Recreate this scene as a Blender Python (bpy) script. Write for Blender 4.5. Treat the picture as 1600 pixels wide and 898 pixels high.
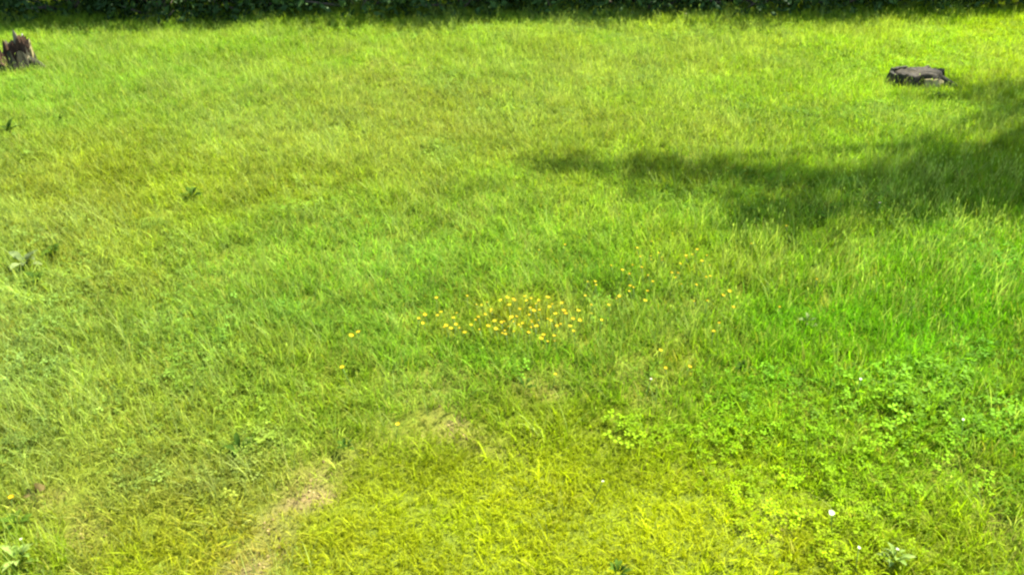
import bpy, bmesh, math, random
import numpy as np
from mathutils import Vector, Matrix, noise as mnoise

for o in list(bpy.data.objects):
    bpy.data.objects.remove(o)
scene = bpy.context.scene
C = scene.collection
R = math.radians

# ------------------------------------------------------------------ camera, light, exposure
CAM_H, PITCH, FPX = 1.7, 30.0, 1333.0          # eye height, look-down angle, focal length in photo pixels (1600 wide)
cam_d = bpy.data.cameras.new('camera'); cam = bpy.data.objects.new('camera', cam_d); C.objects.link(cam)
cam.location = (0, 0, CAM_H); cam.rotation_euler = (R(90 - PITCH), 0, 0)
cam_d.sensor_fit = 'HORIZONTAL'; cam_d.sensor_width = 36; cam_d.lens = FPX / 1600 * 36
cam_d.clip_start = 0.05; cam_d.clip_end = 2000
scene.camera = cam

SUN_EL, SUN_AZ = 55.0, 51.5                     # azimuth from +Y towards +X: sun ahead and to the right
S = Vector((math.cos(R(SUN_EL)) * math.sin(R(SUN_AZ)), math.cos(R(SUN_EL)) * math.cos(R(SUN_AZ)), math.sin(R(SUN_EL))))
world = bpy.data.worlds.new('World'); scene.world = world; world.use_nodes = True
wn = world.node_tree.nodes; wl = world.node_tree.links
sky = wn.new('ShaderNodeTexSky'); sky.sky_type = 'NISHITA'; sky.sun_disc = False
sky.sun_elevation = R(SUN_EL); sky.sun_rotation = R(SUN_AZ)
bg = wn['Background']; bg.inputs['Strength'].default_value = 0.10
wl.new(sky.outputs['Color'], bg.inputs['Color'])
sun_d = bpy.data.lights.new('sun', 'SUN'); sun = bpy.data.objects.new('sun', sun_d); C.objects.link(sun)
sun_d.energy = 5.0; sun_d.angle = R(0.55); sun_d.color = (1.0, 0.95, 0.86)
sun.rotation_euler = S.to_track_quat('Z', 'Y').to_euler()

scene.view_settings.view_transform = 'Standard'; scene.view_settings.look = 'None'
scene.view_settings.gamma = 1; scene.view_settings.use_curve_mapping = False
scene.view_settings.exposure = 2.45
scene.render.engine = 'CYCLES'
scene.cycles.filter_width = 2.4                 # a soft little phone lens
scene.cycles.max_bounces = 8; scene.cycles.transmission_bounces = 6; scene.cycles.diffuse_bounces = 4

rng = np.random.default_rng(11)
rnd = random.Random(5)

# ------------------------------------------------------------------ helpers
def tag(o, label=None, cat=None, group=None, kind=None):
    if label: o['label'] = label
    if cat: o['category'] = cat
    if group: o['group'] = group
    if kind: o['kind'] = kind
    return o

def empty(name, loc, rz=0.0, scale=1.0):
    o = bpy.data.objects.new(name, None); C.objects.link(o)
    o.location = loc; o.rotation_euler = (0, 0, rz); o.scale = (scale,) * 3
    o.empty_display_size = 0.1
    return o

def link(name, me, mat=None, parent=None):
    o = bpy.data.objects.new(name, me); C.objects.link(o)
    if mat and not me.materials: me.materials.append(mat)
    if parent: o.parent = parent
    return o

def mesh_np(name, verts, faces, attrs=None, smooth=False):
    me = bpy.data.meshes.new(name)
    me.from_pydata([tuple(v) for v in verts], [], faces)
    if attrs:
        for k, v in attrs.items():
            a = me.attributes.new(k, 'FLOAT', 'POINT'); a.data.foreach_set('value', np.asarray(v, np.float32))
    if smooth:
        me.polygons.foreach_set('use_smooth', [True] * len(me.polygons))
    me.update()
    return me

_tab = rng.random((64, 64))
def vnoise(x, y, f, ox=0.0):
    x = np.asarray(x, float) * f + ox * 7.31 + 500; y = np.asarray(y, float) * f + ox * 3.77 + 500
    xi = np.floor(x).astype(int); yi = np.floor(y).astype(int); u = x - xi; v = y - yi
    u = u * u * (3 - 2 * u); v = v * v * (3 - 2 * v)
    g = lambda a, b: _tab[a % 64, b % 64]
    return (g(xi, yi) * (1 - u) + g(xi + 1, yi) * u) * (1 - v) + (g(xi, yi + 1) * (1 - u) + g(xi + 1, yi + 1) * u) * v

def height(x, y):
    return 0.07 * (vnoise(x, y, 0.45, 1) - 0.5) + 0.035 * (vnoise(x, y, 1.7, 2) - 0.5) + 0.012 * (vnoise(x, y, 6.0, 3) - 0.5)

cp, sp = math.cos(R(PITCH)), math.sin(R(PITCH))
def at(px, py, z=0.0, ground=True):
    """point of the photograph -> point of the lawn (z above the ground)"""
    cx, cy = (px - 800) / FPX, (449 - py) / FPX
    d = Vector((cx, cp + cy * sp, -sp + cy * cp))
    h = z
    for _ in range(4):
        t = (CAM_H - h) / -d.z
        p = Vector((0, 0, CAM_H)) + d * t
        if ground: h = z + float(height(p.x, p.y))
    return p
def to_px(x, y, z=0.0):
    dz = z - CAM_H
    dep = y * cp - dz * sp; up = y * sp + dz * cp
    dep = np.maximum(dep, 0.05)
    return 800 + FPX * x / dep, 449 - FPX * up / dep

def lin(c):
    c = np.asarray(c, float) / 255.0
    return np.where(c <= 0.04045, c / 12.92, ((c + 0.055) / 1.055) ** 2.4)

# ------------------------------------------------------------------ the lawn's own patches (kinds of turf, in photo columns and rows)
GX = np.array([0, 200, 400, 600, 800, 1000, 1200, 1400, 1600])
GY = np.array([30, 95, 180, 290, 405, 515, 625, 740, 850])
TURF = np.array([
 [(146,184,58),(150,190,55),(155,192,56),(160,196,54),(163,198,62),(166,198,66),(166,200,58),(166,204,46),(176,212,32)],
 [(148,188,60),(150,190,58),(156,192,56),(162,195,56),(164,196,62),(166,196,64),(164,200,56),(164,204,46),(178,212,30)],
 [(150,186,60),(152,188,58),(162,188,66),(168,190,66),(164,188,62),(162,190,54),(150,188,54),(146,188,56),(146,184,40)],
 [(158,180,62),(156,182,54),(152,182,52),(150,184,56),(146,184,56),(142,182,52),(138,180,44),(136,180,46),(132,178,40)],
 [(150,174,72),(148,176,60),(140,178,60),(140,184,60),(138,184,54),(140,182,48),(138,182,48),(138,188,42),(138,190,40)],
 [(146,170,66),(138,170,62),(132,170,58),(130,172,52),(138,172,46),(130,168,52),(122,176,36),(118,178,28),(124,180,36)],
 [(142,166,60),(138,166,56),(132,164,50),(132,164,46),(136,164,44),(132,166,38),(132,174,38),(134,178,46),(130,176,44)],
 [(138,162,44),(138,160,50),(146,160,64),(152,172,40),(162,178,34),(160,178,30),(148,180,30),(138,176,34),(130,170,42)],
 [(154,180,60),(158,172,30),(168,170,60),(164,180,24),(168,184,26),(168,184,28),(168,186,30),(154,178,36),(146,172,42)]])
TURF_TRIM = np.array([[[0.97,0.98,1.00],[0.95,0.97,0.98],[0.92,0.95,0.95],[0.94,0.96,0.99],[0.95,0.96,1.04],[0.95,0.96,1.04],[0.97,0.99,0.95],[0.98,0.99,0.86],[0.98,0.99,0.84]],[[0.94,0.96,1.08],[0.72,0.80,1.02],[0.74,0.80,0.91],[0.72,0.79,0.89],[0.87,0.88,1.42],[0.78,0.82,1.29],[0.79,0.83,0.67],[1.04,1.10,0.44],[0.88,0.87,0.44]],[[0.86,0.89,1.38],[0.75,0.85,1.12],[0.83,0.83,1.35],[0.97,0.92,1.56],[0.83,0.81,1.33],[0.85,0.85,1.10],[0.76,0.83,0.76],[0.95,0.97,0.84],[0.98,0.99,0.84]],[[0.81,0.79,1.23],[1.00,0.96,1.31],[1.00,1.03,1.25],[0.88,0.93,1.34],[0.94,0.96,1.47],[0.94,0.96,1.10],[0.93,0.96,0.95],[0.93,0.96,0.88],[0.94,0.97,0.85]],[[1.27,1.22,1.75],[0.85,0.89,1.33],[0.80,0.91,1.39],[0.74,0.94,1.53],[0.88,1.05,1.67],[0.83,1.03,1.24],[0.93,1.01,0.96],[0.72,0.88,0.49],[0.72,0.94,0.30]],[[1.02,1.00,1.79],[0.90,0.97,1.65],[0.80,0.91,1.54],[0.91,1.09,1.54],[0.67,1.16,1.29],[0.91,1.15,1.48],[0.88,1.09,0.72],[0.81,1.07,0.37],[0.67,1.00,0.35]],[[0.92,0.93,1.83],[0.92,0.94,1.55],[1.04,1.02,1.32],[0.74,0.84,0.76],[1.11,1.25,0.80],[0.93,1.11,0.51],[1.07,1.14,0.42],[1.17,1.19,0.94],[1.06,1.05,0.93]],[[0.91,0.87,1.57],[0.94,0.87,1.54],[0.96,0.89,1.33],[1.19,1.17,0.37],[0.91,0.90,0.19],[1.28,1.20,0.18],[1.22,1.19,0.22],[1.21,1.25,0.34],[1.10,1.24,0.76]],[[0.67,0.81,0.50],[0.88,0.94,0.47],[0.86,0.81,0.37],[0.93,0.87,0.24],[1.04,0.96,0.12],[0.95,0.90,0.12],[1.15,1.11,0.12],[1.02,1.02,0.17],[0.88,1.06,0.21]]])
TURF[:7, :4] += np.array([5, 6, 5]); TURF[:7, 4:6] += np.array([3, 5, 6]); TURF[7:, 3:7] += np.array([13, 14, -6]); TURF[6:, :3] += np.array([9, 11, 6]); TURF[4:6, :4] += np.array([2, 5, 2])
TURF_LIN = lin(TURF) * TURF_TRIM
TURF_LIN[3:7, 1:6] *= np.array([1.12, .99, .72])
HGT = np.array([
 [.8,.8,.8,.8,.85,.85,.8,.75,.8],
 [.8,.8,.75,.75,.8,.8,.75,.7,.75],
 [.8,.75,.7,.7,.75,.75,.8,.85,.8],
 [.8,.75,.75,.75,.8,.85,.9,.95,1.],
 [.8,.8,.8,.85,.85,.95,1.0,1.1,1.1],
 [.8,.85,.9,.9,.9,.95,1.02,1.08,1.08],
 [.8,.85,.9,.9,.85,.85,1.,1.1,1.1],
 [.75,.75,.75,.7,.65,.65,.75,.85,.9],
 [.8,.7,.6,.6,.6,.6,.65,.75,.85]])
def grid(tab, px, py):
    fx = np.interp(px, GX, np.arange(len(GX))); fy = np.interp(py, GY, np.arange(len(GY)))
    ix = np.minimum(fx.astype(int), len(GX) - 2); iy = np.minimum(fy.astype(int), len(GY) - 2)
    u = fx - ix; v = fy - iy
    if tab.ndim == 3: u = u[:, None]; v = v[:, None]
    return (tab[iy, ix] * (1 - u) + tab[iy, ix + 1] * u) * (1 - v) + (tab[iy + 1, ix] * (1 - u) + tab[iy + 1, ix + 1] * u) * v

def blob(px, py, cx, cy, rx, ry, ang=0.0):
    a = R(ang); dx = px - cx; dy = py - cy
    u = (dx * math.cos(a) + dy * math.sin(a)) / rx; v = (-dx * math.sin(a) + dy * math.cos(a)) / ry
    return np.exp(-(u * u + v * v))

BARE = [(478,752,30,44,32,.95),(425,838,24,84,32,1.05),(380,900,28,46,30,1.),(540,705,50,14,-30,.4),(640,660,40,12,10,.35),(715,655,58,17,28,.8),(765,690,34,12,25,.4),(1190,843,30,9,0,.5),(1562,830,26,34,0,.5),
        (62,772,26,18,0,.5),(1000,590,34,14,0,.35),(120,830,46,34,0,.45),(640,120,90,26,0,.15),(845,605,60,20,0,.35),(690,590,90,26,0,.25),(1500,770,40,20,0,.4)]
def bare(x, y):
    px, py = to_px(np.asarray(x, float), np.asarray(y, float))
    w = .7 * vnoise(x, y, 9, 5) + .6 * vnoise(x, y, 24, 6) - 0.65; w2 = .7 * vnoise(x, y, 9, 9) + .6 * vnoise(x, y, 24, 10) - 0.65
    qx = px + 60 * w; qy = py + 40 * w2
    m = np.zeros_like(px)
    for cx, cy, rx, ry, a, k in BARE:
        m = np.maximum(m, k * blob(qx, qy, cx, cy, rx, ry, a))
    return np.clip(m, 0, 1)

K_ALB = np.array([.47, .485, .33])
def turf(x, y):
    px, py = to_px(x, y)
    wx = 120 * (vnoise(x, y, 2.2, 11) - .5); wy = 70 * (vnoise(x, y, 2.2, 12) - .5)
    c = grid(TURF_LIN, px + wx, py + wy)
    f = np.zeros_like(px)
    for cx, cy, rx, ry, k in ((820, 492, 95, 44, .72), (700, 503, 60, 24, .45), (1060, 410, 110, 36, .3), (1125, 490, 40, 45, .2), (1055, 570, 45, 24, .35)):
        f = np.maximum(f, k * blob(px + wx * .3, py + wy * .3, cx, cy, rx, ry))
    c = c * (1 - f[:, None]) + np.array([.50, .48, .03]) * f[:, None]
    return c * K_ALB

# ------------------------------------------------------------------ materials
def new_mat(name):
    m = bpy.data.materials.new(name); m.use_nodes = True
    nt = m.node_tree; nt.nodes.clear()
    out = nt.nodes.new('ShaderNodeOutputMaterial')
    return m, nt, out

def N(nt, kind, **kw):
    n = nt.nodes.new(kind)
    for k, v in kw.items():
        if k.startswith('i_'): n.inputs[k[2:].replace('_', ' ')].default_value = v
        else: setattr(n, k, v)
    return n

def leaf_shader(nt, out, col_socket, transl=0.5, rough=0.6, spec=0.12, warm=(1.1, 1.08, 0.5)):
    p = N(nt, 'ShaderNodeBsdfPrincipled'); p.inputs['Roughness'].default_value = rough
    p.inputs['Specular IOR Level'].default_value = spec
    t = N(nt, 'ShaderNodeBsdfTranslucent')
    mx = N(nt, 'ShaderNodeMixShader'); mx.inputs[0].default_value = transl
    mul = N(nt, 'ShaderNodeMix', data_type='RGBA', blend_type='MULTIPLY'); mul.inputs[0].default_value = 1
    mul.inputs[7].default_value = (*warm, 1)
    nt.links.new(col_socket, p.inputs['Base Color']); nt.links.new(col_socket, mul.inputs[6])
    nt.links.new(mul.outputs[2], t.inputs['Color'])
    nt.links.new(p.outputs[0], mx.inputs[1]); nt.links.new(t.outputs[0], mx.inputs[2])
    nt.links.new(mx.outputs[0], out.inputs['Surface'])

def grass_material(name, from_instancer=True, base=(0.1, 0.18, 0.02), straw=(0.25, 0.23, 0.035), straw_amt=0.75):
    m, nt, out = new_mat(name)
    L = nt.links
    if from_instancer:
        a = N(nt, 'ShaderNodeAttribute', attribute_type='INSTANCER', attribute_name='tint'); base_s = a.outputs['Color']
    else:
        c = N(nt, 'ShaderNodeRGB'); c.outputs[0].default_value = (*base, 1); base_s = c.outputs[0]
    b = N(nt, 'ShaderNodeAttribute', attribute_type='GEOMETRY', attribute_name='tone')
    s = N(nt, 'ShaderNodeAttribute', attribute_type='GEOMETRY', attribute_name='dry')
    sc = N(nt, 'ShaderNodeVectorMath', operation='SCALE'); L.new(base_s, sc.inputs[0]); L.new(b.outputs['Fac'], sc.inputs['Scale'])
    mx = N(nt, 'ShaderNodeMix', data_type='RGBA'); L.new(sc.outputs[0], mx.inputs[6]); mx.inputs[7].default_value = (*straw, 1)
    ml = N(nt, 'ShaderNodeMath', operation='MULTIPLY'); ml.inputs[1].default_value = straw_amt
    L.new(s.outputs['Fac'], ml.inputs[0]); L.new(ml.outputs[0], mx.inputs[0])
    leaf_shader(nt, out, mx.outputs[2], 0.5, 0.6, 0.06)
    return m

def noise_mat(name, c1, c2, scale=20, detail=6, rough=0.85, bump=0.4, spec=0.2, stretch=(1, 1, 1), c3=None):
    m, nt, out = new_mat(name); L = nt.links
    tc = N(nt, 'ShaderNodeTexCoord'); mp = N(nt, 'ShaderNodeMapping'); mp.inputs['Scale'].default_value = stretch
    L.new(tc.outputs['Object'], mp.inputs[0])
    n = N(nt, 'ShaderNodeTexNoise'); n.inputs['Scale'].default_value = scale; n.inputs['Detail'].default_value = detail
    n.inputs['Roughness'].default_value = 0.65; L.new(mp.outputs[0], n.inputs['Vector'])
    r = N(nt, 'ShaderNodeValToRGB'); e = r.color_ramp.elements
    e[0].position = 0.33; e[0].color = (*c1, 1); e[1].position = 0.67; e[1].color = (*c2, 1)
    if c3: q = e.new(0.5); q.color = (*c3, 1)
    L.new(n.outputs['Fac'], r.inputs[0])
    p = N(nt, 'ShaderNodeBsdfPrincipled'); p.inputs['Roughness'].default_value = rough; p.inputs['Specular IOR Level'].default_value = spec
    L.new(r.outputs[0], p.inputs['Base Color'])
    bp = N(nt, 'ShaderNodeBump'); bp.inputs['Strength'].default_value = bump; bp.inputs['Distance'].default_value = 0.01
    L.new(n.outputs['Fac'], bp.inputs['Height']); L.new(bp.outputs[0], p.inputs['Normal'])
    L.new(p.outputs[0], out.inputs['Surface'])
    return m

def leaf_mat(name, c1, c2, transl=0.35, rough=0.4, spec=0.4, scale=30):
    m, nt, out = new_mat(name); L = nt.links
    oi = N(nt, 'ShaderNodeObjectInfo')
    tc = N(nt, 'ShaderNodeTexCoord')
    n = N(nt, 'ShaderNodeTexNoise'); n.inputs['Scale'].default_value = scale; n.inputs['Detail'].default_value = 3
    L.new(tc.outputs['Object'], n.inputs['Vector'])
    ad = N(nt, 'ShaderNodeMath', operation='ADD'); L.new(n.outputs['Fac'], ad.inputs[0])
    ml = N(nt, 'ShaderNodeMath', operation='MULTIPLY_ADD'); ml.inputs[1].default_value = 0.6; ml.inputs[2].default_value = -0.3
    L.new(oi.outputs['Random'], ml.inputs[0]); L.new(ml.outputs[0], ad.inputs[1])
    r = N(nt, 'ShaderNodeValToRGB'); e = r.color_ramp.elements
    e[0].position = 0.25; e[0].color = (*c1, 1); e[1].position = 0.75; e[1].color = (*c2, 1)
    L.new(ad.outputs[0], r.inputs[0])
    leaf_shader(nt, out, r.outputs[0], transl, rough, spec)
    return m

M_GRASS = grass_material('grass_blades')
M_COVER = grass_material('cover_leaves', straw_amt=0.4)
M_HEDGE = leaf_mat('hedge_leaves', (0.014, 0.036, 0.006), (0.035, 0.075, 0.012), 0.2, 0.6, 0.12, 3)
M_TREELEAF = leaf_mat('tree_leaves', (0.03, 0.07, 0.012), (0.06, 0.12, 0.02), 0.3, 0.45, 0.3, 3)
M_TWIG = noise_mat('twig_bark', (0.05, 0.04, 0.025), (0.13, 0.10, 0.07), 25)
M_BARK = noise_mat('stump_bark', (0.012, 0.0085, 0.003), (0.055, 0.038, 0.016), 22, 8, 0.9, 0.9, stretch=(1, 1, .35), c3=(0.018, 0.02, 0.008))
M_CUT = noise_mat('weathered_wood', (0.007, 0.006, 0.0025), (0.036, 0.029, 0.012), 30, 8, 0.85, 0.5)
M_TAN = noise_mat('split_wood', (0.07, 0.058, 0.03), (0.17, 0.15, 0.08), 40, 6, 0.8, 0.6, stretch=(1, 1, .15))
M_TORN = noise_mat('torn_pale_wood', (0.10, 0.085, 0.03), (0.26, 0.22, 0.085), 45, 6, 0.8, 0.6, stretch=(1, 1, .15))
M_SPLINTER = noise_mat('sunlit_splinter', (0.45, 0.42, 0.32), (0.62, 0.58, 0.45), 40, 4, 0.7, 0.3, stretch=(1, 1, .2))  # sun on the splinter is put into this pale wood colour
M_ROT = noise_mat('rotten_heartwood', (0.013, 0.007, 0.003), (0.055, 0.029, 0.012), 30, 8, 0.95, 0.9, stretch=(1, 1, .3))
M_YELLOW = leaf_mat('yellow_petals', (0.36, 0.26, 0.006), (0.46, 0.37, 0.012), 0.3, 0.6, 0.06, 90)
M_ORANGE = leaf_mat('golden_petals', (0.36, 0.22, 0.004), (0.44, 0.30, 0.006), 0.3, 0.6, 0.06, 90)
M_YCENTRE = noise_mat('flower_centre', (0.45, 0.26, 0.01), (0.6, 0.4, 0.02), 300)
M_WHITE = leaf_mat('white_petals', (0.50, 0.52, 0.36), (0.60, 0.62, 0.46), 0.3, 0.6, 0.1, 90)
M_STEM = leaf_mat('flower_stalk', (0.07, 0.13, 0.02), (0.12, 0.18, 0.03), 0.2, 0.5, 0.3, 30)
M_DARKLEAF = leaf_mat('dark_weed_leaf', (0.018, 0.042, 0.003), (0.045, 0.085, 0.006), 0.3, 0.7, 0.04, 40)
M_GREYLEAF = leaf_mat('grey_weed_leaf', (0.07, 0.10, 0.03), (0.13, 0.165, 0.055), 0.3, 0.8, 0.04, 40)
M_PALELEAF = leaf_mat('pale_weed_leaf', (0.10, 0.17, 0.02), (0.20, 0.27, 0.06), 0.4, 0.6, 0.06, 40)  # sky reflection is put into the pale colour; the leaf itself is matte
M_DEADLEAF = leaf_mat('dead_leaf', (0.030, 0.024, 0.006), (0.10, 0.08, 0.025), 0.2, 0.8, 0.03, 40)

# ground: bare soil and old thatch between the blades
def ground_material():
    m, nt, out = new_mat('soil_and_thatch'); L = nt.links
    tc = N(nt, 'ShaderNodeTexCoord')
    n = N(nt, 'ShaderNodeTexNoise'); n.inputs['Scale'].default_value = 45; n.inputs['Detail'].default_value = 8; n.inputs['Roughness'].default_value = 0.7
    L.new(tc.outputs['Object'], n.inputs['Vector'])
    th = N(nt, 'ShaderNodeValToRGB'); e = th.color_ramp.elements
    e[0].position = 0.3; e[0].color = (0.05, 0.072, 0.005, 1); e[1].position = 0.7; e[1].color = (0.11, 0.135, 0.007, 1)
    so = N(nt, 'ShaderNodeValToRGB'); e = so.color_ramp.elements
    e[0].position = 0.3; e[0].color = (0.05, 0.034, 0.014, 1); e[1].position = 0.7; e[1].color = (0.20, 0.14, 0.06, 1)
    L.new(n.outputs['Fac'], th.inputs[0]); L.new(n.outputs['Fac'], so.inputs[0])
    a = N(nt, 'ShaderNodeAttribute', attribute_type='GEOMETRY', attribute_name='bare')
    mx = N(nt, 'ShaderNodeMix', data_type='RGBA'); L.new(a.outputs['Fac'], mx.inputs[0]); L.new(th.outputs[0], mx.inputs[6]); L.new(so.outputs[0], mx.inputs[7])
    p = N(nt, 'ShaderNodeBsdfPrincipled'); p.inputs['Roughness'].default_value = 0.95; p.inputs['Specular IOR Level'].default_value = 0.1
    L.new(mx.outputs[2], p.inputs['Base Color'])
    bp = N(nt, 'ShaderNodeBump'); bp.inputs['Strength'].default_value = 0.8; bp.inputs['Distance'].default_value = 0.015
    L.new(n.outputs['Fac'], bp.inputs['Height']); L.new(bp.outputs[0], p.inputs['Normal']); L.new(p.outputs[0], out.inputs['Surface'])
    return m

def build_ground():
    xs = np.concatenate([-np.geomspace(700, 7.2, 14), np.arange(-6.9, 6.95, 0.07), np.geomspace(7.2, 700, 14)])
    ys = np.concatenate([-np.geomspace(300, 1.2, 10), np.arange(-0.8, 11, 0.07), np.geomspace(11.5, 900, 14)])
    X, Y = np.meshgrid(xs, ys); x = X.ravel(); y = Y.ravel()
    z = height(x, y)
    v = np.stack([x, y, z], 1); nx = len(xs)
    i = (np.arange(len(ys) - 1)[:, None] * nx + np.arange(nx - 1)[None]).ravel()
    f = np.stack([i, i + 1, i + 1 + nx, i + nx], 1).tolist()
    b = np.where((y > 0.3) & (y < 11) & (abs(x) < 7), bare(x, np.maximum(y, 0.3)), 0.0)
    g = link('ground', mesh_np('ground', v, f, {'bare': b}, True), ground_material())
    tag(g, kind='structure', label='uneven soil under the lawn with bare brown patches')
build_ground()

# ------------------------------------------------------------------ grass: tuft meshes scattered by geometry nodes
def tuft_mesh(name, n, rad, lmin, lmax, wmin, wmax, lean_lo, lean_hi, dry_p=0.08, seed=0, tone=.36, seedy=False):
    g = np.random.default_rng(seed); V = []; F = []; T = []; D = []
    for q in range(n):
        if q % 4 == 0:                                                  # blades grow in little bunches of one shade
            r = rad * math.sqrt(g.random()); a0 = g.random() * 6.2832
            cx, cy = r * math.cos(a0), r * math.sin(a0); tn = min(1.55, math.exp(g.normal(0, tone))); dr0 = g.random() < dry_p
        bx, by = cx + g.normal(0, .005), cy + g.normal(0, .005)
        a = g.random() * 6.2832; ln = lmin + (lmax - lmin) * g.random() ** 1.3; w = wmin + (wmax - wmin) * g.random()
        lean = lean_lo + (lean_hi - lean_lo) * g.random()
        d = np.array([math.cos(a), math.sin(a)]); tw = a + 1.5708 + g.normal(0, .5); s = np.array([math.cos(tw), math.sin(tw)])
        k = len(V)
        for t, ww in ((0, .75), (.4, 1), (.76, .7), (1, 0)):
            off = ln * math.sin(lean) * t ** 1.7; z = ln * (t * math.cos(lean * t * .95)) - 0.006
            p = np.array([bx, by]) + d * off
            if ww:
                V.append((p[0] - s[0] * w * ww / 2, p[1] - s[1] * w * ww / 2, z)); V.append((p[0] + s[0] * w * ww / 2, p[1] + s[1] * w * ww / 2, z))
            else: V.append((p[0], p[1], z))
        F += [(k, k + 1, k + 3, k + 2), (k + 2, k + 3, k + 5, k + 4), (k + 4, k + 5, k + 6)]
        dr = .9 if dr0 else 0.25 * g.random() ** 3
        T += [tn] * 7; D += [dr] * 5 + [min(1, dr + .15)] * 2
        if seedy and g.random() < .5:                                  # a loose seed head: two crossed slim lozenges at the tip
            tip = np.array([bx + d[0] * off, by + d[1] * off, z]); hl = g.uniform(.006, .012); hw = hl * .19
            for s2 in (s, d):
                k = len(V)
                for q1, q2 in ((0, -1), (hw, 0), (0, 1), (-hw, 0)): V.append((tip[0] + s2[0] * q1, tip[1] + s2[1] * q1, tip[2] + q2 * hl))
                F.append((k, k + 1, k + 2, k + 3)); T += [1.5 * g.uniform(.7, 1.3)] * 4; D += [.15] * 4
    return mesh_np(name, V, F, {'tone': T, 'dry': D})

def clover_mesh(name, n, rad, size, hgt, seed, dry_p=.03):
    g = np.random.default_rng(seed); V = []; F = []; T = []; D = []
    for _ in range(n):
        r = rad * math.sqrt(g.random()); a0 = g.random() * 6.2832; c = np.array([r * math.cos(a0), r * math.sin(a0), hgt * (.35 + .65 * g.random())])
        tilt = g.normal(0, .35, 2); tn = .7 + .7 * g.random(); dr = 1. if g.random() < dry_p else 0.
        base = g.random() * 6.28; s0 = size * (.6 + .6 * g.random())
        for j in range(3):
            a = base + j * 2.094; k = len(V)
            for ra, da in ((.05, 0), (.6, .55), (1., .28), (.9, 0), (1., -.28), (.6, -.55)):
                x = s0 * ra * math.cos(a + da); y = s0 * ra * math.sin(a + da)
                V.append((c[0] + x, c[1] + y, c[2] + x * tilt[0] + y * tilt[1] + s0 * .12 * abs(da)))
            F += [(k, k + 4 - 4 + 5, k + 4, k + 3), (k, k + 3, k + 2, k + 1)]
            T += [tn] * 6; D += [dr] * 6
    return mesh_np(name, V, F, {'tone': T, 'dry': D})

def variants(colname, meshes, mat):
    col = bpy.data.collections.new(colname)
    for i, me in enumerate(meshes):
        me.materials.append(mat); o = bpy.data.objects.new('%s_%02d' % (colname, i), me); col.objects.link(o)
    return col

def scatter(name, x, y, z, rot, scl, idx, tint, col, label):
    me = bpy.data.meshes.new(name); n = len(x)
    me.vertices.add(n); me.vertices.foreach_set('co', np.stack([x, y, z], 1).astype(np.float32).ravel())
    def at_(k, t, dat, fld): a = me.attributes.new(k, t, 'POINT'); a.data.foreach_set(fld, dat)
    at_('rot', 'FLOAT_VECTOR', rot.astype(np.float32).ravel(), 'vector')
    at_('scl', 'FLOAT_VECTOR', scl.astype(np.float32).ravel(), 'vector')
    at_('pick', 'INT', idx.astype(np.int32), 'value')
    at_('tint', 'FLOAT_VECTOR', tint.astype(np.float32).ravel(), 'vector')
    o = link(name, me); tag(o, label, None, None, 'stuff')
    ng = bpy.data.node_groups.new(name + '_scatter', 'GeometryNodeTree')
    ng.interface.new_socket('Geometry', in_out='INPUT', socket_type='NodeSocketGeometry')
    ng.interface.new_socket('Geometry', in_out='OUTPUT', socket_type='NodeSocketGeometry')
    nd = ng.nodes; L = ng.links
    gi = nd.new('NodeGroupInput'); go = nd.new('NodeGroupOutput')
    iop = nd.new('GeometryNodeInstanceOnPoints'); ci = nd.new('GeometryNodeCollectionInfo')
    ci.inputs['Collection'].default_value = col; ci.inputs['Separate Children'].default_value = True; ci.inputs['Reset Children'].default_value = True
    def na(k, t):
        a = nd.new('GeometryNodeInputNamedAttribute'); a.data_type = t; a.inputs['Name'].default_value = k; return a.outputs['Attribute']
    e2r = nd.new('FunctionNodeEulerToRotation')
    L.new(na('rot', 'FLOAT_VECTOR'), e2r.inputs[0])
    L.new(gi.outputs[0], iop.inputs['Points']); L.new(ci.outputs[0], iop.inputs['Instance'])
    iop.inputs['Pick Instance'].default_value = True
    L.new(na('pick', 'INT'), iop.inputs['Instance Index']); L.new(e2r.outputs[0], iop.inputs['Rotation']); L.new(na('scl', 'FLOAT_VECTOR'), iop.inputs['Scale'])
    L.new(iop.outputs[0], go.inputs[0])
    md = o.modifiers.new('scatter', 'NODES'); md.node_group = ng
    return o

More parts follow.
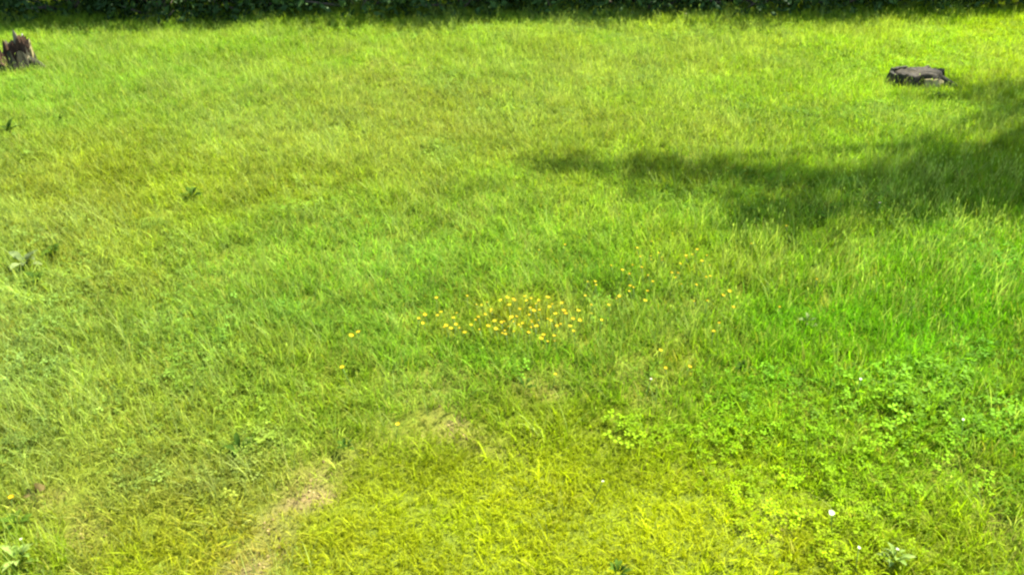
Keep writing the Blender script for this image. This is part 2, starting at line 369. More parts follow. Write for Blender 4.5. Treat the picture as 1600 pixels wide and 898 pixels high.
def build_grass():
    ms = []
    for i in range(5): ms.append(tuft_mesh('turf_tuft', 64, .055, .03, .085, .0016, .0032, .10, .95, .05, 100 + i))
    for i in range(3): ms.append(tuft_mesh('lush_tuft', 74, .052, .035, .085, .0014, .003, .08, .95, .02, 200 + i, .5))
    for i in range(3): ms.append(tuft_mesh('dry_tuft', 34, .055, .02, .06, .0014, .0028, .4, 1.35, .45, 300 + i))
    for i in range(3): ms.append(tuft_mesh('fine_tuft', 76, .055, .022, .055, .0013, .0026, .12, 1.0, .04, 400 + i))
    moss_ms = [tuft_mesh('mossy_tuft', 150, .058, .014, .04, .0013, .0025, .05, .8, .0, 480 + i, .15) for i in range(3)]
    for i in range(4): ms.append(tuft_mesh('wispy_tuft', 13, .05, .07, .15, .0011, .0022, .03, .5, .0, 450 + i, .3, True))
    ms += moss_ms
    col = variants('grass_tuft', ms, M_GRASS)
    step = 0.046
    gx = np.arange(-6.6, 6.6, step); gy = np.arange(0.75, 10.4, step)
    X, Y = np.meshgrid(gx, gy); x = X.ravel() + rng.normal(0, step * .35, X.size); y = Y.ravel() + rng.normal(0, step * .35, X.size)
    keep = np.abs(x) < 0.60 * (y * cp + CAM_H * sp) + 1.2
    x = x[keep]; y = y[keep]
    bm_ = bare(x, y); keep = rng.random(x.size) > bm_ * 0.8 + .07 * (vnoise(x, y, 7, 41) > .5)
    x = x[keep]; y = y[keep]; bm_ = bm_[keep]
    # small gaps where one sees down between the tufts
    for gx_, gy_, gr in ((1465,632,.045),(1420,600,.03),(1500,612,.03),(1535,640,.035),(1395,655,.03),(1360,630,.03),(1485,668,.03),(1555,590,.03),(1350,588,.03),(1335,575,.03),(540,697,.032),(820,606,.03),(345,652,.03),(295,303,.03),(370,700,.03),(80,394,.03),(55,437,.03),(15,205,.04),(1160,573,.028),(1022,612,.026),(990,650,.026),(475,735,.035),(497,757,.03),(1190,842,.04),(8,815,.035),(1510,770,.03),(720,660,.03),(1240,385,.03),(580,190,.03),(270,385,.03),(320,400,.028),(150,555,.025)):
        q = at(gx_, gy_); keep = np.hypot(x - q.x, y - q.y) > gr
        x = x[keep]; y = y[keep]; bm_ = bm_[keep]
    px, py = to_px(x, y); n = x.size
    wx = 120 * (vnoise(x, y, 2.0, 21) - .5); wy = 80 * (vnoise(x, y, 2.0, 22) - .5)
    h = grid(HGT, px + wx, py + wy) * (0.84 + 0.32 * vnoise(x, y, 5, 23)) * (0.8 + .4 * vnoise(x, y, 14, 24))
    h *= 1 - 0.45 * bm_
    h = np.where(y > 7.3, h * (1.05 + .5 * vnoise(x, y, 3, 29)), h)
    q = at(1430, 145); h = h * (1 + .3 * np.exp(-((x - q.x) / .3) ** 2 - ((y - q.y + .05) / .14) ** 2))
    u = rng.random(n)
    idx = rng.integers(0, 5, n)
    lush = np.clip((h - .85) * 2, 0, .8); idx = np.where(u < lush, rng.integers(5, 8, n), idx)
    short = np.clip((.78 - h) * 2.5, 0, .8); idx = np.where(u > 1 - short, rng.integers(11, 14, n), idx)
    dryp = np.clip(bm_ * 1.1 + .02 + .10 * (vnoise(x, y, 2.6, 25) > .75), 0, .9); idx = np.where(rng.random(n) < dryp, rng.integers(8, 11, n), idx)
    moss = np.clip(blob(px, py, 900, 850, 470, 190) * 1.6, 0, .85)
    idx = np.where((rng.random(n) < moss) & (bm_ < .4), rng.integers(18, 21, n), idx); h = h * (1 - .15 * moss)
    t = turf(x, y)
    lum = (0.80 + .40 * vnoise(x, y, 3.1, 26)) * (0.82 + .36 * vnoise(x, y, 11, 27)) * rng.normal(1, .10, n).clip(.7, 1.4)
    hue = (vnoise(x, y, 4.5, 28) - .5) * .22 + rng.normal(0, .03, n)
    t = t * lum[:, None] * np.stack([1 + hue, 1 + hue * .12, 1 + hue * .3], 1)
    soil = np.array([.28, .19, .08])
    t = t * (1 - .8 * bm_[:, None]) + soil * .8 * bm_[:, None]
    # pale seeding stalks standing over the turf, thick at the left and centre, few on the yellow turf
    wp = np.clip(.20 + .5 * (vnoise(x, y, 2.4, 33) - .4), 0, .5) * np.where((py > 680) & (px > 480) & (px < 1350), .12, 1.) * (1 - .8 * bm_) * np.where(y > 7.2, .4, 1.)
    wi = rng.random(n) < wp; idx = np.where(wi, rng.integers(14, 18, n), idx)
    pale = np.array([.52, .62, .25]) * K_ALB * rng.uniform(.75, 1.25, n)[:, None]
    t = np.where(wi[:, None], t * .45 + pale * .55, t)
    h = np.where(wi, np.clip(h, .75, 1.15), h)
    s = 0.85 + .3 * rng.random(n)
    scl = np.stack([s * 1.1, s * 1.1, s * h], 1)
    rot = np.stack([rng.normal(0, .10, n), rng.normal(0, .10, n), rng.random(n) * 6.2832], 1)
    scatter('lawn_grass', x, y, height(x, y), rot, scl, idx, t, col, 'uneven sunlit meadow grass with yellow, straw and lush green patches')
    # low round-leaved ground cover in drifts
    ms = [clover_mesh('cover', 16, .055, .009, .045, 500 + i) for i in range(4)] + [clover_mesh('cover_big', 9, .055, .013, .055, 520 + i) for i in range(2)]
    col = variants('cover_tuft', ms, M_COVER)
    m = 26000
    x = rng.uniform(-6, 6, m); y = rng.uniform(.8, 8.6, m)
    px, py = to_px(x, y)
    d = .42 * blob(px, py, 1445, 620, 120, 70) + vnoise(x, y, 1.6, 31) * .7 + vnoise(x, y, 6, 32) * .4 + .12 * (px > 1100) - .1 * ((py > 700) & (px > 500) & (px < 1300))
    keep = (d > .70 - .08 * ((px > 1100) & (py > 560))) & (np.abs(x) < 0.60 * (y * cp + CAM_H * sp) + 1.0) & (bare(x, y) < .35)
    x = x[keep]; y = y[keep]; n = x.size
    t = turf(x, y) * np.array([.88, .95, 1.1]) * rng.uniform(.6, 1.35, n)[:, None]
    px, py = to_px(x, y); h = grid(HGT, px, py)
    s = rng.uniform(.75, 1.2, n); scl = np.stack([s, s, s * h * .95], 1)
    rot = np.stack([rng.normal(0, .12, n), rng.normal(0, .12, n), rng.random(n) * 6.2832], 1)
    lushy = blob(px, py, 1445, 620, 120, 70); idx = np.where(rng.random(n) < .8 - .6 * lushy, rng.integers(0, 4, n), rng.integers(4, 6, n))
    scl = scl * (1 + .45 * lushy)[:, None]
    scatter('clover_cover', x, y, height(x, y), rot, scl, idx, t, col, 'low clover leaves mixed through the lawn grass')
build_grass()

def build_crumbs():
    m, nt, out = new_mat('soil_crumb'); p = N(nt, 'ShaderNodeBsdfPrincipled'); p.inputs['Roughness'].default_value = .95; p.inputs['Specular IOR Level'].default_value = .05
    a = N(nt, 'ShaderNodeAttribute', attribute_type='INSTANCER', attribute_name='tint'); nt.links.new(a.outputs['Color'], p.inputs['Base Color']); nt.links.new(p.outputs[0], out.inputs['Surface'])
    ms = []
    for i in range(3):
        bm = bmesh.new(); bmesh.ops.create_icosphere(bm, subdivisions=1, radius=.006)
        for v in bm.verts: v.co *= rng.uniform(.6, 1.3)
        me = bpy.data.meshes.new('crumb'); bm.to_mesh(me); bm.free(); ms.append(me)
    col = variants('soil_crumb', ms, m)
    x = rng.uniform(-2.2, 2.6, 60000); y = rng.uniform(1.2, 3.4, 60000); k = rng.random(60000) < bare(x, y) ** 1.5 * .75
    x = x[k]; y = y[k]; n = x.size; s = rng.uniform(.2, 1.0, n) ** 1.3
    t = np.array([.12, .09, .035]) * rng.uniform(.4, 2.2, n)[:, None]
    scatter('soil_crumbs', x, y, height(x, y) + .002, rng.uniform(0, 6, (n, 3)), np.stack([s, s, s * .8], 1), rng.integers(0, 3, n), t, col, 'loose brown soil crumbs on the bare strip')
build_crumbs()

# ------------------------------------------------------------------ foliage for shrubs and the tree
def leaf_cloud(name, centres, radii, n, lsize, seed, shell=.55, weight=None):
    g = np.random.default_rng(seed); centres = np.asarray(centres, float); radii = np.asarray(radii, float)
    p = radii[:, 0] * radii[:, 1] if weight is None else weight; k = g.choice(len(centres), n, p=p / p.sum())
    d = g.normal(size=(n, 3)); d /= np.linalg.norm(d, axis=1)[:, None]
    c = centres[k] + d * (shell + (1 - shell) * g.random(n) ** .6)[:, None] * radii[k] * (.85 + .3 * g.random(n))[:, None]
    a = g.normal(size=(n, 3)); a[:, 2] -= .3; a /= np.linalg.norm(a, axis=1)[:, None]
    b = np.cross(a, d + g.normal(0, .5, (n, 3))); b /= np.linalg.norm(b, axis=1)[:, None] + 1e-9
    nn = np.cross(a, b); s = (lsize * (.6 + .7 * g.random(n)))[:, None]
    V = np.stack([c - a * s * .5, c + b * s * .27 + nn * s * .07, c + a * s * .5, c - b * s * .27 + nn * s * .07], 1).reshape(-1, 3)
    V[:, 2] = np.maximum(V[:, 2], 0.01)
    i = np.arange(n) * 4
    F = np.concatenate([np.stack([i, i + 1, i + 2], 1), np.stack([i, i + 2, i + 3], 1)]).tolist()
    return mesh_np(name, V, F)

def tubes(name, paths, sides=7):
    V = []; F = []
    for pts in paths:
        pts = [(Vector(p[:3]), p[3]) for p in pts]; k0 = len(V)
        for i, (p, r) in enumerate(pts):
            q = (pts[min(i + 1, len(pts) - 1)][0] - pts[max(i - 1, 0)][0]).normalized()
            u = q.orthogonal().normalized(); w = q.cross(u)
            for j in range(sides):
                a = j / sides * 6.2832; V.append(tuple(p + (u * math.cos(a) + w * math.sin(a)) * r))
        for i in range(len(pts) - 1):
            for j in range(sides):
                a = k0 + i * sides + j; b = k0 + i * sides + (j + 1) % sides
                F.append((a, b, b + sides, a + sides))
        F.append(tuple(k0 + (len(pts) - 1) * sides + j for j in range(sides)))
    return mesh_np(name, V, F, smooth=True)

def build_hedge():
    fol = []; stm = []
    for v in range(4):
        g = random.Random(40 + v)
        cs = [(g.uniform(-.45, .45), g.uniform(-.3, .3), g.uniform(.25, .85)) for _ in range(13)]
        rs = [(g.uniform(.22, .38), g.uniform(.2, .32), g.uniform(.22, .34)) for _ in cs]
        sk = [(.45 * math.cos(q * .9) + g.uniform(-.05, .05), .4 * math.sin(q * .9), g.uniform(.08, .2)) for q in range(7)]
        cs += sk; rs += [(.24, .2, .2)] * 7
        me = leaf_cloud('foliage', cs, rs, 5200, .06, 60 + v, .35); me.materials.append(M_HEDGE); fol.append(me)
        ps = []
        for c in cs:
            b = (g.uniform(-.08, .08), g.uniform(-.06, .06), -.05); mid = [(b[i] + c[i]) / 2 + g.uniform(-.06, .06) for i in range(3)]
            ps.append([(*b, .016), (*mid, .011), (*c, .005)])
        me = tubes('stem', ps, 6); me.materials.append(M_TWIG); stm.append(me)
    spots = [(a, b - .62, c * 1.2) for a, b, c in [(-6.0, 9.0, 1.1), (-5.05, 8.8, 1.0), (-4.1, 8.75, 1.05), (-3.2, 8.65, 1.0), (-2.3, 8.72, 1.06), (-1.4, 8.66, 1.02), (-.5, 8.72, 1.05), (.4, 8.78, 1.0), (1.25, 8.74, 1.0), (2.1, 8.72, 1.08), (2.9, 8.80, 1.02), (3.75, 8.86, .92), (4.6, 8.88, .85), (5.45, 8.85, .9), (6.3, 8.9, .95)]]
    names = ['dark green shrub at the far left corner behind the broken stump', 'dark shrub in the shade behind the left stump', 'deep green shrub in the left part of the shaded back row',
             'shaded shrub behind the lawn left of its middle', 'dense dark shrub along the back row, third left of the middle', 'dark leafy shrub along the back row, second left of the middle',
             'dark leafy shrub in the middle of the shaded back row', 'dark shrub just right of the middle of the back row', 'dark shrub along the back row behind the white flowers at the lawn edge',
             'dense shrub right of the middle of the back row', 'dark shrub where the deep shade of the back row ends', 'first of the set back shrubs behind the low flat stump',
             'set back shrub behind the low flat stump', 'set back green shrub behind the yellow turf at right', 'green shrub in the far right corner beyond the yellow turf']
    for i, (x, y, s) in enumerate(spots):
        e = empty('shrub', (x, y, float(height(x, y))), rnd.choice((0, math.pi)) + rnd.uniform(-.3, .3), s)
        tag(e, names[i], 'shrub', 'shrubs in the shaded back row')
        link('foliage', fol[i % 4], None, e); link('stem', stm[i % 4], None, e)
build_hedge()

def build_tree():
    base = Vector((7.4, 8.3, 0)); base.z = float(height(7.4, 8.3))
    g = random.Random(9)
    t = empty('leafy_tree', base)
    tag(t, 'leafy tree beyond the right edge whose crown shades the lawn by the flat stump', 'tree')
    top = Vector((6.9, 7.6, 7.0)) - base
    trunk = [(0, 0, -.1, .20), (-.02, .01, .25, .15), (-.1, -.05, 2.2, .125), (-.3, -.2, 4.2, .10), (*top, .06), (top.x - .1, top.y, 8.6, .02)]
    link('trunk', tubes('trunk', [trunk], 12), M_TWIG, t)
    # crown clumps, lifted along the sunbeams from the shade they throw on the lawn: photo column, row, height, radius, leafiness
    tgt = [(1600,310,6.6,.55,1.),(1500,290,6.4,.5,1.),(1590,270,7.0,.5,1.),(1540,325,5.8,.35,.9),(1430,295,6.4,.42,.8),(1350,296,6.2,.36,.5),(1270,292,6.6,.34,.4),(1190,282,6.7,.36,.5),(1100,276,6.6,.34,.42),(1010,270,6.5,.34,.42),(920,266,6.5,.32,.34),(860,260,6.5,.26,.3),
           (1480,258,6.8,.35,.6),(1400,325,5.8,.3,.5),(1310,335,5.9,.3,.4),(1240,362,5.6,.32,.35),(1190,345,5.9,.3,.5),(1250,330,6.0,.3,.5),(1200,370,5.6,.34,.16),(1330,355,5.6,.3,.2),(1440,350,5.6,.2,.6),(1720,300,7.0,.6,1.),(1710,240,7.4,.6,1.),(1590,180,6.8,.35,.42),(1520,158,6.6,.3,.8),(1580,145,6.6,.28,.7),(1480,138,6.5,.2,.7),(1440,160,6.5,.3,.3),(1700,180,7.2,.6,.8),(1040,310,6.2,.3,.2),(1130,320,6.2,.3,.25)]
    cs = []; rs = []; br = []; wt = []
    for px, py, h, r, k in tgt:
        p = at(px, py); c = p + S * (h / S.z) - base
        cs.append(c); rs.append((r, r * .62, r * .5)); wt.append(r * r * k)
        a = Vector(trunk[3][:3]) if h < 6.4 else top
        mid = a.lerp(c, .5) + Vector((g.uniform(-.2, .2), g.uniform(-.2, .2), .25))
        br.append([(*a, .03), (*mid, .014), (*c, .004)])
    link('limb', tubes('limb', br, 6), M_TWIG, t)
    link('crown', leaf_cloud('crown', cs, rs, 7400, .085, 77, .1, np.array(wt)), M_TREELEAF, t)
build_tree()

# ------------------------------------------------------------------ the two stumps
def ring_shell(name, prof, angles, wob, seed, closed=True, thick=None):
    """profile rows (radius, z) swept through the angles, roughened by noise; rows run from the bottom up"""
    V = []; F = []; na = len(angles)
    for (r, z) in prof:
        for a in angles:
            n = mnoise.noise(Vector((math.cos(a) * 2.2 + seed, math.sin(a) * 2.2, z * 6)))
            n2 = mnoise.noise(Vector((math.cos(a) * 6 + seed, math.sin(a) * 6, z * 9)))
            rr = r * (1 + wob * n + wob * .4 * n2); V.append((rr * math.cos(a), rr * math.sin(a), z + (.026 * n2 if z > .06 else 0)))
    for i in range(len(prof) - 1):
        for j in range(na if closed else na - 1):
            a = i * na + j; b = i * na + (j + 1) % na; F.append((a, b, b + na, a + na))
    return V, F

def build_flat_stump():
    p = at(1430, 136); t = empty('flat_stump', p, 0, .86); t.scale.y = .58; t.scale.z = .84; t.rotation_euler.y = R(-3)
    tag(t, 'low flat weathered grey stump with dark bark at the edge of the shade', 'tree stump')
    A = [i / 48 * 6.2832 for i in range(48)]
    # wood core with a vertical split facing the camera
    V, F = ring_shell('core', [(.205, -.05), (.19, .03), (.18, .085), (.172, .118), (.15, .128), (.10, .124), (.05, .121)], A, .10, 3)
    V = [list(v) for v in V]
    for v in V:
        a = math.atan2(v[1], v[0]); d = (a + 1.62 + math.pi) % (2 * math.pi) - math.pi
        if abs(d) < .20 and math.hypot(v[0], v[1]) > .09:
            k = .55 + .35 * abs(d) / .2; v[0] *= k; v[1] *= k
    V.append([0, 0, .12]); k = 6 * 48
    F += [(k + j, k + (j + 1) % 48, len(V) - 1) for j in range(48)]
    core = mesh_np('cut_wood', V, F, smooth=True)
    link('cut_wood', core, M_CUT, t)
    # bark slabs, standing proud of the core
    for i, (a0, a1, h, rr) in enumerate(((R(100), R(232), .135, .225), (R(-6), R(95), .125, .222), (R(234), R(262), .085, .22))):
        aa = [a0 + (a1 - a0) * k / 18 for k in range(19)]
        Vo, Fo = ring_shell('b', [(rr * 1.22, -.05), (rr * 1.05, .02), (rr * .97, h * .7), (rr * .93, h)], aa, .10, 11 + i, False)
        n = len(Vo)
        Vi = [(x * .87, y * .87, z - .004) for x, y, z in Vo]
        Fi = [tuple(n + q for q in reversed(f)) for f in Fo]
        E = []
        for k in range(18): E.append((n - 19 + k, n - 19 + k + 1, 2 * n - 19 + k + 1, 2 * n - 19 + k))
        for r in range(3):
            E.append((r * 19, (r + 1) * 19, n + (r + 1) * 19, n + r * 19)); E.append(((r + 1) * 19 + 18, r * 19 + 18, n + r * 19 + 18, n + (r + 1) * 19 + 18))
        link('bark_slab', mesh_np('bark_slab', Vo + Vi, Fo + Fi + E, smooth=False), M_BARK, t)
    # surface roots
    for a, ln in ((R(200), .20), (R(-14), .17), (R(318), .16)):
        d = Vector((math.cos(a), math.sin(a), 0)); q = Vector((-d.y, d.x, 0))
        pts = [(*(d * .17 + Vector((0, 0, .05))), .05), (*(d * (.17 + ln * .4) + q * .02 + Vector((0, 0, .025))), .034), (*(d * (.17 + ln * .75) + q * -.01 + Vector((0, 0, .006))), .02), (*(d * (.17 + ln) + Vector((0, 0, -.02))), .01)]
        link('root', tubes('root', [pts], 8), M_BARK, t)
    # bark is gone at the front right: torn pale wood in three upright plates
    for k, a in enumerate((R(281), R(299), R(317), R(335))):
        u = Vector((-math.sin(a), math.cos(a), 0)); d = Vector((math.cos(a), math.sin(a), 0)); V = []
        for z, r0, hw in ((-.03, .205, .034), (.05, .196, .032), (.098 - .012 * k, .186, .026)):
            for sgn, q in ((-1, -.012), (1, -.012), (1, .012), (-1, .012)): V.append(tuple(d * (r0 + q) + u * hw * sgn + Vector((0, 0, z))))
        F = [(b + j, b + (j + 1) % 4, b + 4 + (j + 1) % 4, b + 4 + j) for b in (0, 4) for j in range(4)] + [(8, 9, 10, 11)]
        link('exposed_wood', mesh_np('exposed_wood', V, F), M_TORN, t)
build_flat_stump()

def build_broken_stump():
    p = at(12, 117); p.y += .12
    t = empty('broken_stump', p, 0, .76); t.scale.z = .95
    tag(t, 'broken jagged brown stump with a rotten hollow at the left edge of the lawn', 'tree stump')
    g = random.Random(31); n = 40
    A = [i / n * 6.2832 for i in range(n)]
    rim = [.12 + .07 * max(0, math.cos(a - R(60))) + g.uniform(-.03, .06) for a in A]
    rim = [h * (.45 if 3.7 < a < 5.0 else 1) for h, a in zip(rim, A)]          # the front is broken down into the hollow
    V = []; F = []
    for lv, rr in ((-.05, .25), (.03, .205), (.5, .185), (1.0, .17)):
        for a, h in zip(A, rim):
            z = lv if lv < .1 else lv * h
            w = rr * (1 + .12 * mnoise.noise(Vector((math.cos(a) * 2.4, math.sin(a) * 2.4, z * 7 + 3)))); V.append((w * math.cos(a), w * math.sin(a), z))
    for i in range(3):
        for j in range(n): F.append((i * n + j, i * n + (j + 1) % n, (i + 1) * n + (j + 1) % n, (i + 1) * n + j))
    link('bark', mesh_np('bark', V, F), M_BARK, t)
    V2 = []; F2 = []
    for lv, rr in ((1.0, .168), (.92, .13), (.3, .10), (.05, .04)):
        for a, h in zip(A, rim): V2.append((rr * math.cos(a), rr * math.sin(a), lv * h + (.008 if lv > .9 else .015)))
    for i in range(3):
        for j in range(n): F2.append((i * n + j, i * n + (j + 1) % n, (i + 1) * n + (j + 1) % n, (i + 1) * n + j))
    F2.append(tuple(3 * n + j for j in range(n)))
    link('hollow', mesh_np('hollow', V2, F2), M_ROT, t)
    # upright splinters of torn wood round the back and right side
    for i, (a, r, h, w) in enumerate(((R(95), .14, .27, .03), (R(70), .15, .24, .032), (R(40), .155, .22, .034), (R(12), .16, .18, .032), (R(125), .145, .2, .028), (R(-15), .165, .12, .03))):
        c = Vector((math.cos(a) * r, math.sin(a) * r, 0)); u = Vector((-math.sin(a), math.cos(a), 0)); d = Vector((math.cos(a), math.sin(a), 0))
        V = []
        for z, k in ((.0, 1), (h * .55, .9), (h * .85, .55)):
            for s, q in ((-1, -.4), (1, -.4), (1, .4), (-1, .4)):
                V.append(tuple(c + u * w * s * k + d * w * q * k + Vector((0, 0, z)) + d * z * .1))
        V.append(tuple(c + u * w * .3 + d * h * .12 + Vector((0, 0, h))))
        F = [(b + j, b + (j + 1) % 4, b + 4 + (j + 1) % 4, b + 4 + j) for b in (0, 4) for j in range(4)] + [(8 + j, 8 + (j + 1) % 4, 12) for j in range(4)]
        o = link('splinter', mesh_np('splinter', V, F), M_SPLINTER if i == 1 else (M_TORN if i in (2, 3) else M_TAN), t)  # right-hand splinters get paler wood, sunlight put into their colour
        if i == 1: o['label'] = 'splinter with sunlight in its pale colour sticking up highest'
    for a, ln in ((R(-8), .22), (R(200), .3)):
        d = Vector((math.cos(a), math.sin(a), 0))
        pts = [(*(d * .14 + Vector((0, 0, .07))), .05), (*(d * (.14 + ln * .5) + Vector((0, 0, .04))), .036), (*(d * (.14 + ln) + Vector((0, 0, -.02))), .015)]
        link('root', tubes('root', [pts], 8), M_BARK, t)
build_broken_stump()

# ------------------------------------------------------------------ flowers
def petal_head(name, npet, r, cup, wide, seed, centre_r):
    g = random.Random(seed); V = []; F = []
    for i in range(npet):
        a = i / npet * 6.2832 + g.uniform(-.1, .1); k = len(V); rr = r * g.uniform(.88, 1.1)
        for q, w in ((.12, .12), (.55, wide), (.92, wide * .8), (1., .0)):
            z = cup * rr * q * q
            for s in ((-1, 1) if w else (0,)):
                V.append((math.cos(a) * rr * q - math.sin(a) * rr * w * s, math.sin(a) * rr * q + math.cos(a) * rr * w * s, z + .0004 * i))
        F += [(k, k + 1, k + 3, k + 2), (k + 2, k + 3, k + 5, k + 4), (k + 4, k + 5, k + 6)]
    return mesh_np(name, V, F)
def dome(name, r, h):
    bm = bmesh.new(); bmesh.ops.create_icosphere(bm, subdivisions=1, radius=r)
    for v in bm.verts: v.co.z = v.co.z * h / r + h * .4
    me = bpy.data.meshes.new(name); bm.to_mesh(me); bm.free(); return me
def stalk(name, h, bend): return tubes(name, [[(-bend, 0, -h, .0014), (-bend * .5, .004, -h * .5, .0012), (0, 0, 0, .001)]], 5)

Y_HEADS = [petal_head('flower_head', 5, .0095, .55, .48, 60 + i, 0) for i in range(3)]
for m in Y_HEADS: m.materials.append(M_YELLOW)
O_HEAD = petal_head('flower_head', 6, .0115, .35, .45, 70, 0); O_HEAD.materials.append(M_ORANGE)
W_HEAD = petal_head('flower_head', 11, .012, .25, .24, 71, 0); W_HEAD.materials.append(M_WHITE)
Y_DOME = dome('flower_centre', .0035, .003); Y_DOME.materials.append(M_YCENTRE)
STALKS = [stalk('stem', .11, .02), stalk('stem', .11, -.03)]
for s in STALKS: s.materials.append(M_STEM)

def flower(px, py, head, label, cat, name, group, h=None, scale=1.0, tilt=.35):
    h = h or rnd.uniform(.075, .105)
    p = at(px, py, h); b = Vector((p.x, p.y, float(height(p.x, p.y))))
    e = empty(name, b); tag(e, label, cat, group)
    hd = link('flower_head', head, None, e); hd.location = (0, 0, h); hd.scale = (scale * .74,) * 3
    # heads turn a little towards the sun and the open side of the lawn
    hd.rotation_euler = (rnd.uniform(-.1, .1) + tilt * .7, rnd.uniform(-.25, .25), rnd.random() * 6.28)
    c = link('flower_centre', Y_DOME, None, hd)
    s = link('stem', STALKS[rnd.randrange(2)], None, e); s.location = (0, 0, h - .001); s.scale = (1, 1, (h + .01) / .11); s.rotation_euler = (0, 0, rnd.random() * 6.28)
    return e

GRP = 'yellow buttercups in the lawn'
main = [(750,497),(757,490),(762,510),(768,483),(775,515),(783,470),(790,466),(797,478),(803,465),(806,472),(812,485),(818,462),(822,470),(828,466),(832,478),(836,486),(826,494),(840,470),(845,482),(851,524),(848,529),(858,500),(862,478),(866,490),(872,512),(878,484),(884,492),(888,508),(893,498),(896,518),(902,487),(815,505),(800,496),(786,503),(838,510),(824,517),(770,500),(880,471),(855,466),(867,526),(906,500),(793,520)]
for x, y in [(rnd.gauss(815, 48), rnd.gauss(492, 17)) for _ in range(34)]:
    flower(x, y, Y_HEADS[rnd.randrange(3)], 'small half open yellow buttercup in the dense main patch at the middle of the lawn', 'flower', 'buttercup', GRP, h=rnd.uniform(.05, .08), scale=rnd.uniform(.5, .75))
for x, y in main:
    flower(x + rnd.uniform(-3, 3), y + rnd.uniform(-3, 3), Y_HEADS[rnd.randrange(3)], 'yellow buttercup in the dense main patch at the middle of the lawn', 'flower', 'buttercup', GRP, scale=rnd.uniform(.8, 1.25))
for x, y in [(rnd.gauss(1010, 95), rnd.gauss(432, 42)) for _ in range(26)]:
    flower(x, y, Y_HEADS[rnd.randrange(3)], 'tiny faint buttercup scattered right of the dense patch towards the shade', 'flower', 'buttercup', GRP, h=rnd.uniform(.05, .09), scale=rnd.uniform(.5, .7))
fringe = [(655,498),(661,505),(684,493),(682,466),(697,509),(704,513),(713,507),(690,488),(726,520),(708,497),(736,508),(664,492)]
for x, y in fringe:
    flower(x, y, Y_HEADS[rnd.randrange(3)], 'yellow buttercup in the loose fringe left of the dense patch', 'flower', 'buttercup', GRP, scale=rnd.uniform(.8, 1.15))
up = [(955,415),(1020,440),(1035,402),(1063,412),(1110,432),(930,440),(985,447),(1012,455),(1105,470),(1146,480),(1088,445),(915,462),(940,500),(996,388),(1001,401),(972,422),(1003,418),(1050,426),(1056,434),(1090,390),(1097,408),(1082,398),(1072,400),(984,428)]
for x, y in up:
    flower(x, y, Y_HEADS[rnd.randrange(3)], 'small yellow buttercup scattered above and right of the dense patch, below the shade', 'flower', 'buttercup', GRP, scale=rnd.uniform(.65, .95))
single = [(968,463,'yellow buttercup, upper one of the close pair right of the dense patch'),(951,477,'yellow buttercup, lower one of the close pair right of the dense patch'),
          (1130,462,'yellow buttercup on its own in the lush green grass right of the patch'),(1140,455,'yellow buttercup, topmost in the lush green grass right of the patch'),(1124,505,'yellow green buttercup low in the lush grass right of the patch'),(1115,518,'yellow buttercup, lowest in the lush grass right of the patch'),
          (1040,575,'yellow buttercup, left one of the pair below and right of the patch'),(1078,573,'yellow buttercup, right one of the pair below and right of the patch'),(1032,548,'yellow buttercup just above the pair below and right of the patch'),
          (868,585,'yellow buttercup on its own just below the dense patch'),(1008,470,'small yellow buttercup between the close pair and the lush grass'),(622,663,'yellow buttercup low at the left rim of the straw patch')]
for x, y, l in single:
    flower(x, y, Y_HEADS[rnd.randrange(3)], l, 'flower', 'buttercup', GRP, scale=rnd.uniform(.85, 1.1))
gold = [(549,524,'golden flower, left one of the close pair left of the patch'),(560,519,'golden flower, right one of the close pair left of the patch'),(535,574,'small golden flower low in the grass below the golden pair')]
for x, y, l in gold:
    flower(x, y, O_HEAD, l, 'flower', 'golden_flower', 'golden flowers left of the patch', scale=1.0)
flower(18, 776, O_HEAD, 'yellow flower beside the curled dead leaf at the lower left', 'flower', 'golden_flower', None, scale=.9)

WG = 'white daisies scattered in the lawn'
for x, y, s, l in [(1299,801,1.4,'brightest white daisy standing alone near the bottom right'),(1342,855,.75,'small pale daisy left of the pale weed at the bottom right'),(1402,858,.8,'white daisy among the pale leaves at the bottom right'),
                   (1345,592,.75,'white daisy beside the dark weed in the lush grass at right'),(1017,592,.7,'tiny white daisy below the buttercup pair'),(1505,655,.7,'white daisy in the lush grass near the right edge'),
                   (1072,22,1.3,'white flower at the far lawn edge against the dark shade'),(946,30,1.2,'pale flower at the far lawn edge left of the other white one'),(942,752,.7,'pale daisy standing in the yellow turf at the bottom'),
                   (33,842,.7,'tiny daisy above the pale leaves in the bottom left corner'),(1375,317,.9,'white daisy inside the dark shade at right')]:
    flower(x, y, W_HEAD, l, 'flower', 'daisy', WG, scale=s * .62, tilt=.5)

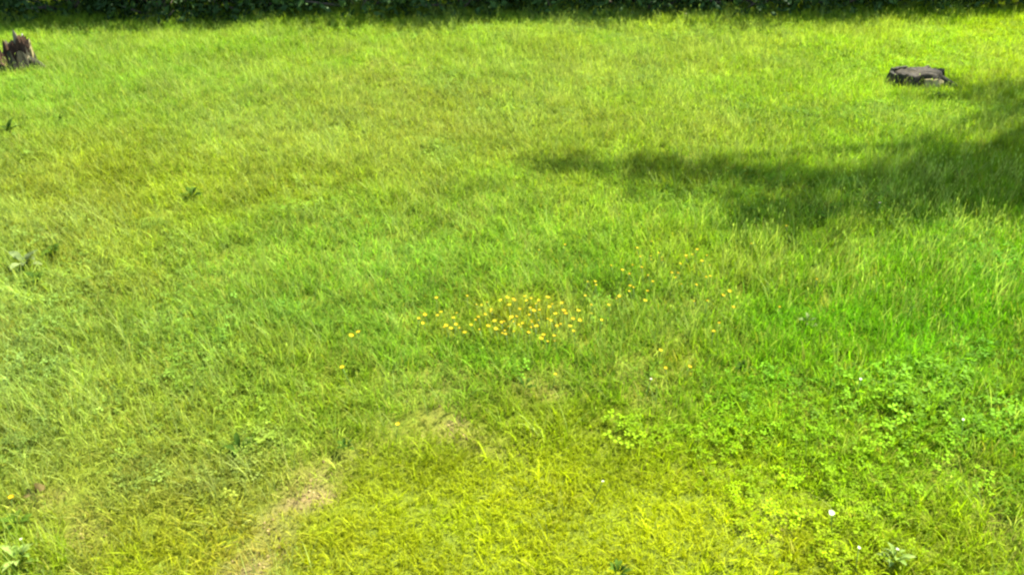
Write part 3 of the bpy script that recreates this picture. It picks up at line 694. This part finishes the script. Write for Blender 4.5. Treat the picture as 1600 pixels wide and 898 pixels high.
# ------------------------------------------------------------------ broad-leaved weeds
def leaf_me(name, ln, w, curve, fold, seed, wavy=.0):
    V = []; F = []; g = random.Random(seed)
    prof = [(0, .10), (.18, .45), (.4, .95), (.62, 1.0), (.82, .62), (1, .0)]
    for t, k in prof:
        x = ln * (t - .25 * curve * t * t); z = ln * (curve * (t - t * t * 1.15) * .9)
        for s in (-1, 0, 1):
            V.append((x, s * w * k / 2 * (1 + wavy * g.uniform(-1, 1)), z + abs(s) * fold * w * k + wavy * g.uniform(-1, 1) * w * .5))
    for i in range(5):
        for j in (0, 1): F.append((i * 3 + j, (i + 1) * 3 + j, (i + 1) * 3 + j + 1, i * 3 + j + 1))
    return mesh_np(name, V, F, smooth=True)
def weed(px, py, ln, w, n, mat, label, name='broadleaf_weed', cat='weed', rise=.6, seed=0, group=None):
    p = at(px, py, .03); e = empty(name, (p.x, p.y, float(height(p.x, p.y)) + .012), 0); tag(e, label, cat, group)
    g = random.Random(seed + int(px))
    me = [leaf_me('leaf', ln * .9 * (1 - .12 * k), w * .75, rise, .18, seed + k, .12) for k in range(3)]
    for m in me: m.materials.append(mat)
    for i in range(n):
        o = link('leaf', me[i % 3], None, e); a = i * 2.4 + g.uniform(-.3, .3)
        o.rotation_euler = (g.uniform(-.25, .25), -g.uniform(.25, 1.05), a); k = g.uniform(.7, 1.1); o.scale = (k, k, k)
        o.location = (.006 * math.cos(a), .006 * math.sin(a), g.uniform(0, .02))
WGP = 'broad leaved weeds in the lawn'
weed(300, 306, .085, .030, 10, M_DARKLEAF, 'dark green weed standing alone in the left of the lawn', seed=1, group=WGP)
weed(14, 204, .11, .04, 8, M_DARKLEAF, 'dark weed at the left edge below the broken stump', seed=2, group=WGP)
weed(92, 187, .07, .025, 6, M_DARKLEAF, 'small dark weed right of the weed below the broken stump', seed=3, group=WGP)
weed(40, 412, .11, .042, 14, M_GREYLEAF, 'grey green wilting weed clump at the left edge', seed=4, group=WGP)
weed(82, 394, .075, .035, 9, M_DARKLEAF, 'small dark weed just right of the grey wilting clump', seed=5, group=WGP)
weed(56, 436, .07, .035, 8, M_DARKLEAF, 'small dark weed just below the grey wilting clump', seed=6, group=WGP)
weed(1464, 632, .055, .022, 9, M_DARKLEAF, 'dark weed added for the shaded gap in the lush grass near the right edge', seed=7, group=WGP)  # dark leaves added to stand in for shade between the tufts
weed(1342, 578, .055, .022, 9, M_DARKLEAF, 'dark weed beside the white daisy in the lush grass', seed=8, group=WGP)
weed(1262, 505, .06, .022, 8, M_GREYLEAF, 'greyish weed in the lush grass right of the buttercups', seed=9, group=WGP)
weed(820, 602, .05, .02, 7, M_DARKLEAF, 'dark weed added for the shaded gap below the dense buttercup patch', seed=10, group=WGP)  # added so its leaf colour darkens a shaded hole in the grass
weed(540, 696, .05, .02, 8, M_DARKLEAF, 'dark weed added for the shaded gap above the yellow turf, left of the straw patch', seed=11, group=WGP)  # added as the dark of a gap between blades
weed(375, 700, .07, .024, 9, M_DARKLEAF, 'green weed beside the top of the bare soil strip', seed=12, group=WGP)
weed(1160, 575, .05, .02, 7, M_DARKLEAF, 'small dark weed right of the lower buttercup pair', seed=13, group=WGP)
weed(30, 872, .075, .020, 15, M_PALELEAF, 'weed with pale sky sheen painted into its leaves in the bottom left corner', seed=14, group=WGP)
weed(25, 815, .055, .022, 7, M_DARKLEAF, 'dark weed above the pale weed in the bottom left corner', seed=15, group=WGP)
weed(1400, 872, .055, .017, 15, M_PALELEAF, 'weed with pale sky sheen painted into its leaves at the bottom right', seed=16, group=WGP)
weed(965, 895, .05, .014, 9, M_DARKLEAF, 'small green weed at the bottom edge of the yellow turf', seed=18, group=WGP)
weed(1240, 382, .06, .022, 8, M_DARKLEAF, 'dark weed at the lower rim of the shade', seed=22, group=WGP)
weed(1465, 150, .08, .03, 7, M_DARKLEAF, 'dark weed in the shade beside the flat stump', seed=23, group=WGP)

# curled dead leaf at the lower left
p = at(56, 776, .02); e = empty('dead_leaf', (p.x, p.y, float(height(p.x, p.y)) + .03), .6)
tag(e, 'curled greyish brown dead leaf lying in the grass at lower left', 'dead leaf')
for rot, k in (((.5, -.3, .4), 1.0), ((-.7, -.2, 2.6), .8)):
    me = leaf_me('leaf_blade', .046 * k, .028 * k, 1.1, .5, 90, .25); me.materials.append(M_DEADLEAF)
    o = link('leaf_blade', me, None, e); o.rotation_euler = rot
o = link('leaf_stalk', tubes('leaf_stalk', [[(0, 0, 0, .0015), (-.02, .004, .008, .0012), (-.035, 0, .004, .001)]], 5), M_DEADLEAF, e)
